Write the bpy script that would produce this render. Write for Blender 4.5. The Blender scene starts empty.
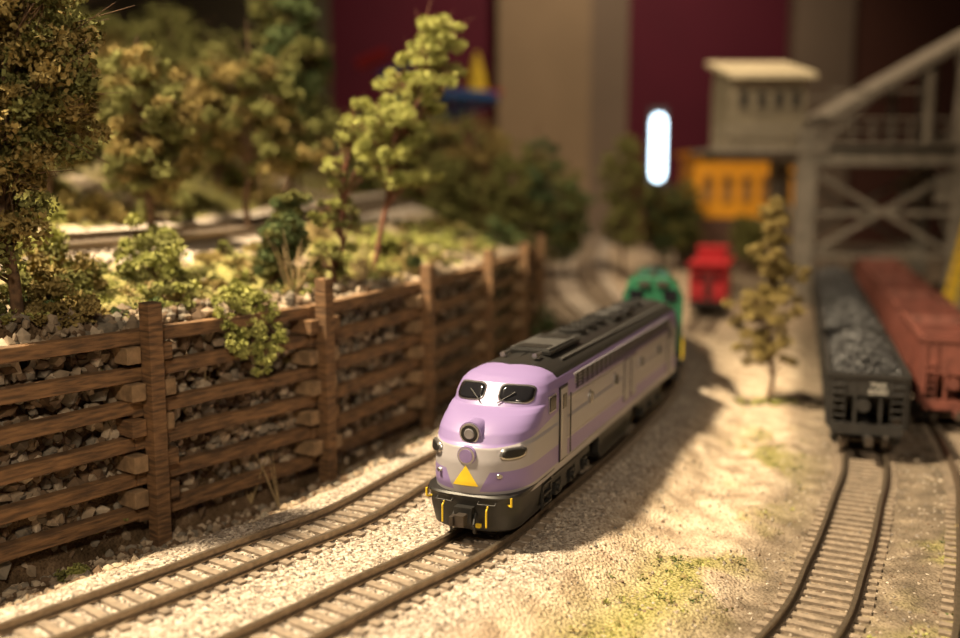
import bpy, math, random
import numpy as np
from mathutils import Vector, Matrix
random.seed(7); rng=np.random.default_rng(7)
SC=bpy.context.scene

# ------------------------------------------------------------ materials
def mat(name,col,rough=.6,metal=0.,var=.15,scale=30.,bump=0.,col2=None,emit=None,estr=0.,stretch=None):
    m=bpy.data.materials.new(name); m.use_nodes=True
    nt=m.node_tree; b=nt.nodes['Principled BSDF']
    b.inputs['Roughness'].default_value=rough; b.inputs['Metallic'].default_value=metal
    tc=nt.nodes.new('ShaderNodeTexCoord'); n=nt.nodes.new('ShaderNodeTexNoise')
    n.inputs['Scale'].default_value=scale; n.inputs['Detail'].default_value=4
    if stretch:
        mp=nt.nodes.new('ShaderNodeMapping');mp.inputs['Scale'].default_value=stretch
        nt.links.new(tc.outputs['Object'],mp.inputs['Vector']);nt.links.new(mp.outputs['Vector'],n.inputs['Vector'])
    else: nt.links.new(tc.outputs['Object'],n.inputs['Vector'])
    r=nt.nodes.new('ShaderNodeValToRGB'); r.color_ramp.elements[0].position=.35; r.color_ramp.elements[1].position=.65
    c2=col2 if col2 else tuple(c*(1-var*2) for c in col)
    r.color_ramp.elements[0].color=(*c2,1); r.color_ramp.elements[1].color=(*col,1)
    nt.links.new(n.outputs['Fac'],r.inputs['Fac']); nt.links.new(r.outputs['Color'],b.inputs['Base Color'])
    if bump>0:
        bp=nt.nodes.new('ShaderNodeBump'); bp.inputs['Strength'].default_value=bump; bp.inputs['Distance'].default_value=.01
        nt.links.new(n.outputs['Fac'],bp.inputs['Height']); nt.links.new(bp.outputs['Normal'],b.inputs['Normal'])
    if emit:
        b.inputs['Emission Color'].default_value=(*emit,1); b.inputs['Emission Strength'].default_value=estr
    return m

# ------------------------------------------------------------ mesh builder
class MB:
    def __init__(s): s.V=[];s.F=[];s.M=[];s.S=[]
    def add(s,v,f,mi=0,smooth=False,mx=None):
        o=len(s.V)
        if mx is not None: v=[tuple(mx@Vector(p)) for p in v]
        s.V.extend([tuple(p) for p in v]); s.F.extend([tuple(i+o for i in q) for q in f])
        s.M.extend([mi]*len(f)); s.S.extend([smooth]*len(f))
    def box(s,c,d,mi=0,mx=None,rz=0,taper=1.):
        x,y,z=d[0]/2,d[1]/2,d[2]/2; t=taper
        v=[(-x,-y,-z),(x,-y,-z),(x,y,-z),(-x,y,-z),(-x*t,-y*t,z),(x*t,-y*t,z),(x*t,y*t,z),(-x*t,y*t,z)]
        R=Matrix.Translation(c)@Matrix.Rotation(rz,4,'Z')
        if mx is not None: R=mx@R
        s.add(v,[(0,3,2,1),(4,5,6,7),(0,1,5,4),(1,2,6,5),(2,3,7,6),(3,0,4,7)],mi,False,R)
    def extr(s,prof,y0,y1,mi=0):
        n=len(prof);v=[(x,y0,z) for x,z in prof]+[(x,y1,z) for x,z in prof]
        s.add(v,[tuple(range(n)),tuple(range(2*n-1,n-1,-1))]+[(i,n+i,n+(i+1)%n,(i+1)%n) for i in range(n)],mi)
    def beam(s,a,b,w,h,mi=0):
        a=Vector(a);b=Vector(b);d=(b-a);L=d.length;d.normalize()
        up=Vector((0,0,1)) if abs(d.z)<.98 else Vector((0,1,0))
        x=d.cross(up).normalized();z=x.cross(d).normalized()
        v=[]
        for p in (a,b):
            for i,j in ((-1,-1),(1,-1),(1,1),(-1,1)): v.append(tuple(p+x*(w/2*i)+z*(h/2*j)))
        s.add(v,[(0,1,2,3),(7,6,5,4),(0,4,5,1),(1,5,6,2),(2,6,7,3),(3,7,4,0)],mi)
    def cyl(s,a,b,r,mi=0,n=16,r2=None,smooth=True):
        a=Vector(a);b=Vector(b);d=(b-a).normalized();r2=r if r2 is None else r2
        up=Vector((0,0,1)) if abs(d.z)<.9 else Vector((1,0,0))
        x=d.cross(up).normalized();y=d.cross(x)
        v=[];
        for p,rr in ((a,r),(b,r2)):
            for i in range(n):
                t=2*math.pi*i/n; v.append(tuple(p+x*(rr*math.cos(t))+y*(rr*math.sin(t))))
        s.add(v,[(i,(i+1)%n,n+(i+1)%n,n+i) for i in range(n)],mi,smooth)
        s.add(v,[tuple(range(n))[::-1],tuple(range(n,2*n))],mi,False)
    def tube(s,pts,r,mi=0,n=6):
        for i in range(len(pts)-1): s.cyl(pts[i],pts[i+1],r,mi,n)
    def make(s,name,mats,loc=(0,0,0),rz=0,bevel=0,parent=None):
        me=bpy.data.meshes.new(name); me.from_pydata(s.V,[],s.F)
        for m in mats: me.materials.append(m)
        me.polygons.foreach_set('material_index',s.M); me.polygons.foreach_set('use_smooth',s.S); me.update()
        o=bpy.data.objects.new(name,me); SC.collection.objects.link(o); o.location=loc; o.rotation_euler=(0,0,rz)
        if bevel:
            b=o.modifiers.new('bevel','BEVEL'); b.width=bevel; b.segments=2; b.limit_method='ANGLE'
        if parent: o.parent=parent
        return o

# ------------------------------------------------------------ terrain math
def ss(a,b,x):
    t=np.clip((np.asarray(x,float)-a)/(b-a),0,1); return t*t*(3-2*t)
LAT=np.random.default_rng(3).random((256,256))
def vn(x,y,sc,seed=0):
    x=np.asarray(x)*sc+seed*17.3+500;y=np.asarray(y)*sc+seed*9.7+500
    i=np.floor(x).astype(int);j=np.floor(y).astype(int);u=x-i;v=y-j;u=u*u*(3-2*u);v=v*v*(3-2*v)
    g=lambda a,b:LAT[a%256,b%256]
    return (g(i,j)*(1-u)+g(i+1,j)*u)*(1-v)+(g(i,j+1)*(1-u)+g(i+1,j+1)*u)*v
def fbm(x,y,sc,seed=0,o=4):
    r=0;a=.5
    for k in range(o): r=r+a*vn(x,y,sc*2**k,seed+k); a*=.5
    return r
def crom(pts,step=.05):
    P=[np.array(p,float) for p in pts]; P=[2*P[0]-P[1]]+P+[2*P[-1]-P[-2]]; out=[]
    for i in range(1,len(P)-2):
        n=max(2,int(np.linalg.norm(P[i+1]-P[i])/step))
        for k in range(n):
            t=k/n;a,b,c,d=P[i-1],P[i],P[i+1],P[i+2]
            out.append(.5*((2*b)+(-a+c)*t+(2*a-5*b+4*c-d)*t*t+(-a+3*b-3*c+d)*t**3))
    out.append(P[-2]); return np.array(out)
def pdist(x,y,pts):
    x=np.asarray(x,float);y=np.asarray(y,float)
    best=np.full(x.shape,1e9);sg=np.zeros(x.shape)
    for i in range(len(pts)-1):
        ax,ay=pts[i][:2];bx,by=pts[i+1][:2];dx,dy=bx-ax,by-ay;L=dx*dx+dy*dy
        t=np.clip(((x-ax)*dx+(y-ay)*dy)/L,0,1);ex=x-ax-t*dx;ey=y-ay-t*dy
        d=np.hypot(ex,ey);m=d<best;best=np.where(m,d,best);sg=np.where(m,np.sign(dx*(y-ay)-dy*(x-ax)),sg)
    return best,sg
FENCE=[(-2.25,1.9),(-1.68,2.62),(-1.16,3.32),(-.68,3.98),(-.31,4.83),(0,5.75),(.25,6.7),(.42,7.6)]
FL=[(-4.5,-.8)]+FENCE+[(.35,9),(.2,11),(.4,14),(.9,21)]
MAIN=crom([(-2.2,.2),(-1.3,1.35),(-.54,2.29),(-.3,2.61),(-.03,2.97),(.2,3.45),(.49,4.08),(.76,4.75),(.96,5.3),(1.13,5.95),(1.24,6.7),(1.28,7.5),(1.25,8.5),(1.2,10),(1.3,12),(1.7,15),(2.3,19)])
def offset(P,d):
    T=np.gradient(P,axis=0);T/=np.linalg.norm(T,axis=1)[:,None]
    return P+np.stack([-T[:,1],T[:,0]],1)*d
SIDE=offset(MAIN,.50)
COAL=crom([(-.6,.9),(.2,1.75),(.88,2.58),(1.2,3.15),(1.5,3.77),(1.78,4.4),(2.22,5.75),(2.98,8.1),(3.75,10.5),(5.2,15),(6.5,19)])
RUST=offset(COAL,-.46)
SPUR=crom([(1.86,8.3),(2.12,9.1),(2.46,10.2),(2.9,11.6),(3.3,12.8)])
UPPER=crom([(-4.6,1.5),(-2.9,3.1),(-1.95,4.2),(-1.5,5.3),(-1.12,6.8),(-.75,8.2),(-.35,9.3),(-.1,11),(-.1,14)])
BANK=.20
def H(x,y,noise=True,aux=False):
    x=np.asarray(x,float);y=np.asarray(y,float)
    d,sg=pdist(x,y,FL);s=d*sg
    dm=np.minimum(pdist(x,y,MAIN[::4])[0],pdist(x,y,SIDE[::4])[0])
    dy=np.minimum(np.minimum(pdist(x,y,COAL[::4])[0],pdist(x,y,RUST[::4])[0]),pdist(x,y,SPUR[::4])[0])
    du,su=pdist(x,y,UPPER[::4])
    low=.02+.105*ss(.52,.22,dm)
    low=low+.25*ss(9.5,16,y)*ss(3.4,1.6,x)
    low=low+(-.015-low)*ss(.36,.2,dy)*ss(.2,.5,dm)
    w=.10+1.2*ss(7.2,9,y)
    zu=.99+.14*ss(5,9.5,y)
    up=.80+.2*ss(.25,.95,s)+.6*ss(1.6,3.4,s)+.6*ss(3.4,6.5,s)
    kb=ss(.56,.30,du)
    up=up+(zu+BANK*np.clip(du*su,-.3,.3)-up)*kb
    k=ss(0.,1.,(s-.02)/w)
    h=low+(up-low)*k
    if noise:
        nl=(fbm(x,y,3,1)-.47)*.05+(fbm(x,y,22,2)-.47)*.016
        nu=(fbm(x,y,2.2,5)-.47)*.16+(fbm(x,y,14,6)-.47)*.09
        nm=ss(.14,.32,np.minimum(dm,dy))
        h=h+nl*nm*(1-k)+nu*k*ss(.26,.5,du)*ss(.1,.3,s)+nu*.6*k*(1-ss(.1,.3,s))
        h=h+(fbm(x,y,60,9,2)-.37)*.006
    if aux: return h,s,dm,dy,du
    return h

# ------------------------------------------------------------ ground mesh
NY=430;NX=470
ys=.9*np.exp(np.linspace(0,math.log(20/.9),NY)); t=np.linspace(-1,1,NX)
xs=.25+1.15*np.sinh(t*2.95)
X,Y=np.meshgrid(xs,ys); Z,S,DM,DYY,DU=H(X,Y,True,True)
me=bpy.data.meshes.new('layout_ground')
V=np.stack([X.ravel(),Y.ravel(),Z.ravel()],1)
idx=np.arange(NX*NY).reshape(NY,NX)
Fq=np.stack([idx[:-1,:-1].ravel(),idx[:-1,1:].ravel(),idx[1:,1:].ravel(),idx[1:,:-1].ravel()],1)
me.from_pydata(V.tolist(),[],Fq.tolist())
me.polygons.foreach_set('use_smooth',[True]*len(Fq))
def grassmask(x,y,s,dm,dy,du):
    g=ss(.24,.42,fbm(x,y,2.3,21))*ss(.10,.22,s)*ss(.30,.5,du)
    sd=pdist(x,y,offset(COAL,.42)[::4])[0]
    strip=np.exp(-(sd/.15)**2)*ss(6,4.3,y)*ss(.42,.56,fbm(x,y,4,22))*.95
    sd2=pdist(x,y,offset(COAL,-.42)[::4])[0]
    patch=np.exp(-(sd2/.2)**2)*ss(4.2,3.6,y)*ss(.45,.58,fbm(x,y,3,23))
    return np.clip(np.maximum.reduce([g,strip,patch]),0,1)
G=grassmask(X,Y,S,DM,DYY,DU)
R=np.clip(ss(.36,.22,DM)+ss(.42,.28,DU),0,1)
Bz=ss(-.30,.06,-pdist(X,Y,offset(COAL,-.1)[::4])[0]+.28)*ss(.5,.8,DM)
Bz=np.maximum(Bz,ss(2.3,4,X)*ss(.5,.8,DM))
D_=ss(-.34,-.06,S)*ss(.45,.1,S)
ca=me.color_attributes.new('zone','FLOAT_COLOR','POINT')
ca.data.foreach_set('color',np.stack([R.ravel(),G.ravel(),Bz.ravel(),D_.ravel()],1).ravel())
ground=bpy.data.objects.new('layout_ground',me);SC.collection.objects.link(ground)
gm=bpy.data.materials.new('ground_scenery');gm.use_nodes=True;nt=gm.node_tree;b=nt.nodes['Principled BSDF'];b.inputs['Roughness'].default_value=.95
b.inputs['Specular IOR Level'].default_value=.1
at=nt.nodes.new('ShaderNodeAttribute');at.attribute_name='zone'
sep=nt.nodes.new('ShaderNodeSeparateColor');nt.links.new(at.outputs['Color'],sep.inputs[0])
tc=nt.nodes.new('ShaderNodeTexCoord')
def noise(scale,det=5):
    n=nt.nodes.new('ShaderNodeTexNoise');n.inputs['Scale'].default_value=scale;n.inputs['Detail'].default_value=det;nt.links.new(tc.outputs['Object'],n.inputs['Vector']);return n
def ramp(src,stops):
    r=nt.nodes.new('ShaderNodeValToRGB');e=r.color_ramp.elements
    e[0].position=stops[0][0];e[0].color=(*stops[0][1],1);e[1].position=stops[-1][0];e[1].color=(*stops[-1][1],1)
    for p,c in stops[1:-1]:
        q=e.new(p);q.color=(*c,1)
    nt.links.new(src,r.inputs['Fac']);return r.outputs['Color']
def mix(f,a,b_):
    m=nt.nodes.new('ShaderNodeMix');m.data_type='RGBA'
    nt.links.new(f,m.inputs['Factor']);nt.links.new(a,m.inputs['A']);nt.links.new(b_,m.inputs['B']);return m.outputs['Result']
nf=noise(110,3);nm_=noise(9,6);vo=nt.nodes.new('ShaderNodeTexVoronoi');vo.inputs['Scale'].default_value=95;nt.links.new(tc.outputs['Object'],vo.inputs['Vector'])
base=ramp(nm_.outputs['Fac'],[(.3,(.36,.27,.19)),(.5,(.58,.46,.34)),(.7,(.76,.64,.49))])
ball=ramp(vo.outputs['Color'],[(.1,(.21,.17,.14)),(.45,(.42,.355,.295)),(.9,(.70,.62,.53))])
gr=ramp(nf.outputs['Fac'],[(.3,(.11,.12,.035)),(.5,(.30,.28,.09)),(.7,(.50,.42,.20))])
yard=ramp(nm_.outputs['Fac'],[(.3,(.10,.08,.06)),(.55,(.22,.175,.13)),(.75,(.36,.29,.21))])
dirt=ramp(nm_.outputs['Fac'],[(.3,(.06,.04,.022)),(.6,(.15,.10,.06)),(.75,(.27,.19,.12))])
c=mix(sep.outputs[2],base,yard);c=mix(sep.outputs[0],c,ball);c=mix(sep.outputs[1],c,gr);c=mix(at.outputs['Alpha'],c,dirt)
spk=ramp(nf.outputs['Fac'],[(.32,(.45,.41,.38)),(.5,(1,1,1)),(.7,(1.0,1.0,1.0))])
mu=nt.nodes.new('ShaderNodeMix');mu.data_type='RGBA';mu.blend_type='MULTIPLY';mu.inputs['Factor'].default_value=.85
nt.links.new(c,mu.inputs['A']);nt.links.new(spk,mu.inputs['B']);nt.links.new(mu.outputs['Result'],b.inputs['Base Color'])
bp=nt.nodes.new('ShaderNodeBump');bp.inputs['Strength'].default_value=.8;bp.inputs['Distance'].default_value=.008
nt.links.new(vo.outputs['Distance'],bp.inputs['Height']);nt.links.new(bp.outputs['Normal'],b.inputs['Normal'])
me.materials.append(gm)

# ------------------------------------------------------------ tracks
m_tie=mat('tie_wood',(.30,.235,.175),.85,0,.2,40,.3)
m_tie2=mat('tie_wood_dark',(.16,.12,.085),.85,0,.2,40,.3)
m_rail=mat('rail_steel',(.34,.27,.2),.38,.8,.15,60)
def track(name,P,y1=19.,bank=0.,tm=None):
    mb=MB();P=P[(P[:,1]>.7)&(P[:,1]<y1)&(P[:,0]<11)]
    Zc=H(P[:,0],P[:,1],False)
    T=np.gradient(P,axis=0);T/=np.linalg.norm(T,axis=1)[:,None];N=np.stack([T[:,1],-T[:,0]],1)
    s=np.concatenate([[0],np.cumsum(np.linalg.norm(np.diff(P,axis=0),axis=1))])
    q=.02
    while q<s[-1]:
        x,y=np.interp(q,s,P[:,0]),np.interp(q,s,P[:,1]);z=np.interp(q,s,Zc);tx=np.interp(q,s,T[:,0]);ty=np.interp(q,s,T[:,1])
        h=.137+random.uniform(-.003,.003);e=random.uniform(-.002,.002)
        mb.beam((x-ty*h+e,y+tx*h,z-.001+bank*h),(x+ty*h+e,y-tx*h,z-.001-bank*h),.027,.02,0)
        q+=.061
    prof=[(-.013,.008),(.013,.008),(.013,.013),(.004,.016),(.004,.028),(.0065,.029),(.0065,.035),(-.0065,.035),(-.0065,.029),(-.004,.028),(-.004,.016),(-.013,.013)]
    for side in (-1,1):
        V=[];n=len(prof)
        for i in range(len(P)):
            for a,z in prof: V.append((P[i,0]+N[i,0]*(side*.0885+a),P[i,1]+N[i,1]*(side*.0885+a),Zc[i]+z-bank*(side*.0885+a)))
        Fc=[(i*n+k,i*n+(k+1)%n,(i+1)*n+(k+1)%n,(i+1)*n+k) for i in range(len(P)-1) for k in range(n)]
        mb.add(V,Fc,1)
    return mb.make(name,[tm or m_tie,m_rail])
track('railroad_track',MAIN);track('railroad_track.001',SIDE);track('railroad_track.002',COAL);track('railroad_track.003',RUST);track('railroad_track.004',UPPER,13.5,BANK,m_tie2);track('railroad_track.005',SPUR)

# ------------------------------------------------------------ stones
ico=[(0,0,1)]+[(.894*math.cos(2*math.pi*i/5),.894*math.sin(2*math.pi*i/5),.447) for i in range(5)]+[(.894*math.cos(2*math.pi*(i+.5)/5),.894*math.sin(2*math.pi*(i+.5)/5),-.447) for i in range(5)]+[(0,0,-1)]
icoF=[(0,1+i,1+(i+1)%5) for i in range(5)]+[(1+i,6+i,1+(i+1)%5) for i in range(5)]+[(1+(i+1)%5,6+i,6+(i+1)%5) for i in range(5)]+[(11,6+(i+1)%5,6+i) for i in range(5)]
icoV=np.array(ico);icoF=np.array(icoF)
def stones(name,P,R,mats,loc=(0,0,0),rz=0,parent=None):
    n=len(P);v=icoV[None]*(1+rng.uniform(-.28,.28,(n,12,1)))
    a=rng.uniform(0,6.28,n);c,s=np.cos(a),np.sin(a);sc=rng.uniform(.6,1.25,(n,1,3))
    v=v*sc;vx=v[...,0]*c[:,None]-v[...,1]*s[:,None];vy=v[...,0]*s[:,None]+v[...,1]*c[:,None];v=np.stack([vx,vy,v[...,2]],2)
    v=v*np.asarray(R)[:,None,None]+np.asarray(P)[:,None,:]
    f=icoF[None]+12*np.arange(n)[:,None,None]
    me=bpy.data.meshes.new(name);me.from_pydata(v.reshape(-1,3).tolist(),[],f.reshape(-1,3).tolist())
    for m in mats:me.materials.append(m)
    me.polygons.foreach_set('material_index',np.repeat(rng.integers(0,len(mats),n),20).tolist());me.update()
    o=bpy.data.objects.new(name,me);SC.collection.objects.link(o);o.location=loc;o.rotation_euler=(0,0,rz)
    if parent:o.parent=parent
    return o
st=[mat('stone_tan',(.42,.345,.27),.9),mat('stone_grey',(.25,.215,.185),.9),mat('stone_cream',(.60,.52,.43),.9),mat('stone_brown',(.22,.15,.10),.9)]
sd_=[mat('rock_tan',(.33,.25,.17),.9),mat('rock_grey',(.23,.195,.15),.9),mat('rock_light',(.50,.40,.29),.9),mat('rock_brown',(.15,.095,.055),.9)]
fseg=crom(FENCE,.05);FN=np.gradient(fseg,axis=0);FN/=np.linalg.norm(FN,axis=1)[:,None];FN=np.stack([-FN[:,1],FN[:,0]],1)
def along(n,a,b,j=.02):
    i=rng.integers(0,len(fseg),n);o=rng.uniform(a,b,n);u=rng.random((n,1));i2=np.minimum(i+1,len(fseg)-1);p=fseg[i]*(1-u)+fseg[i2]*u+FN[i]*o[:,None];return p
n=9000;p=along(n,.045,.085);zr=rng.uniform(.04,.80,n);stones('crib_rock_fill',np.c_[p,zr],rng.uniform(.010,.034,n),sd_)
p=along(2600,.08,.24);z=H(p[:,0],p[:,1]);stones('bank_rocks',np.c_[p,z],rng.uniform(.008,.024,len(p)),[sd_[0],sd_[1],sd_[3]])
p=along(4200,-.26,.0);z=H(p[:,0],p[:,1]);r=rng.uniform(.005,.022,len(p));stones('fence_base_rubble',np.c_[p,z+.002],r,sd_)
PP=np.concatenate([MAIN[(MAIN[:,1]>1.5)&(MAIN[:,1]<6.5)],SIDE[(SIDE[:,1]>1.5)&(SIDE[:,1]<6.5)]])
p=PP[rng.integers(0,len(PP),22000)]+rng.normal(0,.14,(22000,2));z=H(p[:,0],p[:,1]);stones('ballast_stones',np.c_[p,z],rng.uniform(.003,.0075,len(p)),[st[0],st[2],st[1]])
p=np.c_[rng.uniform(.2,2.6,7000),rng.uniform(2.2,6,7000)];z=H(p[:,0],p[:,1]);stones('yard_gravel',np.c_[p,z],rng.uniform(.002,.007,len(p)),[st[0],st[2],st[3],st[1]])
p=np.c_[rng.uniform(-4,.2,8000),rng.uniform(2.2,9,8000)];s_=pdist(p[:,0],p[:,1],FL);sd=s_[0]*s_[1];p=p[(sd>.12)&(fbm(p[:,0],p[:,1],2.5,31)>.46)&(pdist(p[:,0],p[:,1],UPPER[::4])[0]>.25)];z=H(p[:,0],p[:,1]);stones('plateau_rocks',np.c_[p,z],rng.uniform(.004,.020,len(p)),[sd_[0],sd_[2],sd_[1],sd_[3]])

# ------------------------------------------------------------ foliage
def leafcloud(C,Rr,n,size):
    k=len(C);d=rng.normal(size=(k,n,3));d/=np.linalg.norm(d,axis=2)[...,None]
    rad=rng.random((k,n,1))**.45*np.asarray(Rr)[:,None,None]
    P=(np.asarray(C)[:,None,:]+d*rad*np.array([1,1,.75])).reshape(-1,3)
    m=len(P);a=rng.normal(size=(m,3));a/=np.linalg.norm(a,axis=1)[:,None];b_=np.cross(a,rng.normal(size=(m,3)));b_/=np.linalg.norm(b_,axis=1)[:,None]
    s=rng.uniform(.5,1.2,(m,1))*size
    v=np.stack([P-a*s-b_*s*.6,P+a*s-b_*s*.4,P+a*s*.8+b_*s*.6,P-a*s*.6+b_*s*.5],1).reshape(-1,3)
    f=np.arange(4*m).reshape(-1,4);return v.tolist(),f.tolist()
def fol(name,c1,c2):
    m=mat(name,c1,.9,0,.2,14,0,col2=c2);m.node_tree.nodes['Principled BSDF'].inputs['Specular IOR Level'].default_value=.1;return m
m_bark=mat('bark',(.16,.09,.045),.9,0,.3,40,.3)
m_barkred=mat('bark_reddish',(.22,.09,.05),.9,0,.3,40,.3)
f_olive=fol('foliage_olive',(.23,.23,.08),(.085,.08,.025))
f_brown=fol('foliage_brown_olive',(.34,.26,.10),(.13,.095,.03))
f_yel=fol('foliage_yellow_green',(.45,.45,.15),(.22,.23,.06))
f_green=fol('foliage_green',(.15,.19,.08),(.055,.08,.03))
f_dark=fol('foliage_dark_green',(.09,.13,.06),(.035,.055,.025))
f_tan=fol('foliage_dry_tan',(.50,.40,.19),(.27,.20,.09))
def tree(name,base,top,ells,npuff,pr,nl,ls,fm,bark=m_bark,tr=.02,fm2=None,bare=0):
    mb=MB();base=Vector(base);top=Vector(top);K=8;sp=[]
    for i in range(K+1):
        t=i/K;q=base.lerp(top,t)
        if 0<i<K:q+=Vector((random.gauss(0,.012),random.gauss(0,.012),0))
        sp.append(q)
    sp[0]=sp[0]-Vector((0,0,.03))
    for i in range(K):mb.cyl(sp[i],sp[i+1],tr*(1-.85*i/K),0,8,tr*(1-.85*(i+1)/K))
    for i in range(4):
        a=random.random()*6.28;mb.cyl(sp[0]+Vector((0,0,.05)),sp[0]+Vector((math.cos(a)*tr*2.5,math.sin(a)*tr*2.5,.02)),tr*.5,0,6,tr*.2)
    C=[];w=np.array([e[3]*e[5] for e in ells]);w=w/w.sum()
    for _ in range(npuff):
        e=ells[rng.choice(len(ells),p=w)];d=rng.normal(size=3);d/=np.linalg.norm(d);r=rng.random()**.4
        C.append((base.x+e[0]+d[0]*e[3]*r,base.y+e[1]+d[1]*e[4]*r,base.z+e[2]+d[2]*e[5]*r))
    for k,cc in enumerate(C):
        cc=Vector(cc);h=min(max((cc.z-base.z-.06)/(top.z-base.z),.12),.97)
        h*=random.uniform(.75,1.0);q=sp[int(h*K)].lerp(sp[min(int(h*K)+1,K)],h*K-int(h*K))
        mid=q.lerp(cc,.55)+Vector((0,0,.02+random.random()*.02))
        mb.cyl(q,mid,tr*.28,0,5,tr*.18);mb.cyl(mid,cc,tr*.18,0,5,tr*.08)
        for _ in range(2+bare):
            e=cc+Vector((random.gauss(0,1),random.gauss(0,1),random.gauss(0,1)))*pr*.9;mb.cyl(mid,e,tr*.1,0,4,tr*.05)
    C=np.array(C);rr=rng.uniform(.6,1.15,len(C))*pr
    v,f=leafcloud(C,rr,nl,ls)
    if fm2:
        n1=len(f)//2;mb.add(v[:n1*4],f[:n1],1);mb.add(v[n1*4:],[[q-n1*4 for q in a] for a in f[n1:]],2)
    else: mb.add(v,f,1)
    return mb.make(name,[bark,fm]+([fm2] if fm2 else []))
def gz(x,y):return float(H(np.array([x]),np.array([y]))[0])
def T(name,x,y,tx,ty,tz,ells,*a,**k):
    z=gz(x,y);return tree(name,(x,y,z),(tx,ty,tz),ells,*a,**k)
T('tree',-1.50,3.16,-1.56,3.16,1.98,[(0,0,.98,.27,.2,.26),(0,0,.62,.27,.2,.22),(-.16,.0,.38,.24,.2,.22),(.12,0,.78,.18,.15,.15)],190,.075,180,.010,f_brown,tr=.022,fm2=f_olive)
T('tree',-1.64,4.9,-1.66,4.9,1.98,[(0,0,.62,.25,.2,.26),(.05,0,.36,.27,.2,.15),(-.06,0,.82,.16,.12,.12)],130,.068,160,.010,f_brown,tr=.02,fm2=f_olive)
T('tree',-1.36,5.8,-1.34,5.8,2.2,[(0,0,.78,.32,.25,.27),(.12,0,.48,.36,.25,.19),(-.22,0,.62,.26,.2,.18)],145,.08,160,.012,f_brown,tr=.022,fm2=f_olive)
T('conifer_tree',-1.2,6.3,-1.22,6.3,2.75,[(0,0,1.35,.2,.2,.35),(0,0,.98,.3,.25,.24),(0,0,.65,.34,.25,.14)],130,.08,150,.012,f_olive,tr=.022,fm2=f_green)
T('pine_tree',-.56,5.0,-.24,5.02,2.18,[(.34,.02,1.20,.14,.12,.12),(.26,.02,1.0,.22,.16,.13),(.14,0,.82,.25,.16,.13),(.09,0,.64,.22,.15,.10),(.20,0,.52,.18,.12,.05)],170,.048,150,.0085,f_yel,bark=m_barkred,tr=.016,fm2=f_yel)
T('sapling_tree',-.66,4.5,-.57,4.5,1.62,[(.07,0,.72,.05,.05,.08),(.04,0,.55,.12,.1,.08),(.02,0,.36,.13,.12,.1),(-.03,0,.16,.14,.12,.08)],84,.032,90,.0075,f_olive,bark=m_barkred,tr=.012,bare=2,fm2=f_yel)
T('juniper_bush',-.93,4.38,-.85,4.4,1.30,[(.09,0,.38,.065,.06,.08),(.06,0,.27,.09,.08,.12),(.02,0,.14,.085,.07,.1)],120,.038,200,.0065,f_green,tr=.014,fm2=f_olive)
T('tree',1.66,5.54,1.67,5.54,1.20,[(0,0,1.02,.08,.08,.15),(.02,0,.78,.17,.15,.16),(-.03,0,.52,.23,.2,.16),(0,0,.30,.2,.17,.10)],125,.045,130,.0085,f_brown,tr=.014,bare=1,fm2=f_brown)
for (x,y,tz,w,fm) in [(-.45,9.6,1.9,.3,f_brown),(-.05,10,1.98,.42,f_brown),(.25,9.2,1.6,.25,f_olive),(.58,10.2,1.9,.3,f_dark),(1.0,11.4,1.45,.27,f_green),(1.75,12,1.92,.27,f_olive),(2.35,12.9,1.3,.26,f_dark),(-1.0,9.3,1.9,.3,f_green),(-.6,11,2.1,.35,f_olive),(-2.5,8.5,2.7,.5,f_olive),(-3.4,8.3,2.8,.5,f_brown),(-2.0,7.6,2.3,.35,f_brown),(-1.75,9.5,2.8,.4,f_olive),(-3.0,6.6,2.6,.4,f_olive),(-2.45,5.6,2.2,.32,f_brown),(-2.2,6.3,2.0,.3,f_olive),(-2.75,7.2,2.1,.35,f_brown),(2.75,13.6,1.3,.35,f_dark),(-.25,8.6,1.5,.22,f_olive),(3.7,13.2,.9,.3,f_olive)]:
    z=gz(x,y);h=tz-z;T('tree',x,y,x+.02,y,tz,[(0,0,h*.68,w,w,h*.3),(0,0,h*.38,w*.95,w*.9,h*.24)],100,w*.32,90,.018,fm,tr=.025,fm2=f_olive)
SHM=[m_bark,f_yel,f_olive,f_tan,f_brown,f_green];SH=MB()
def shrub(x,y,w,h,fm,n=18,ls=.009,fm2=None,nl=110):
    z=gz(x,y);C=[]
    for _ in range(n):
        a=random.random()*6.28;r=random.random()**.6*w;zz=random.random()*h*(1-(r/w)**2*.6);C.append((x+r*math.cos(a),y+r*math.sin(a),z+zz))
        SH.cyl((x,y,z-.02),C[-1],.005,0,4,.002)
    v,f=leafcloud(np.array(C),rng.uniform(.6,1.1,n)*w*.38,nl,ls);n1=len(f)//2
    SH.add(v[:n1*4],f[:n1],SHM.index(fm));SH.add(v[n1*4:],[[q-n1*4 for q in a] for a in f[n1:]],SHM.index(fm2 or fm))
mb=MB();C=[]
for k in range(80):
    a=rng.uniform(-.15,.12);bq=rng.uniform(0,1);C.append((-.90+.6*a+.10*bq*.7,3.69+.78*a-.10*bq*.6+.03,.86-.30*bq*(1-abs(a)*3)-.03*rng.random()))
    mb.cyl((-.95,3.80,.80),C[-1],.004,0,4,.002)
v,f=leafcloud(np.array(C),rng.uniform(.015,.030,80),110,.006);mb.add(v,f,1);mb.make('trailing_bush',[m_bark,f_yel])
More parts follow.
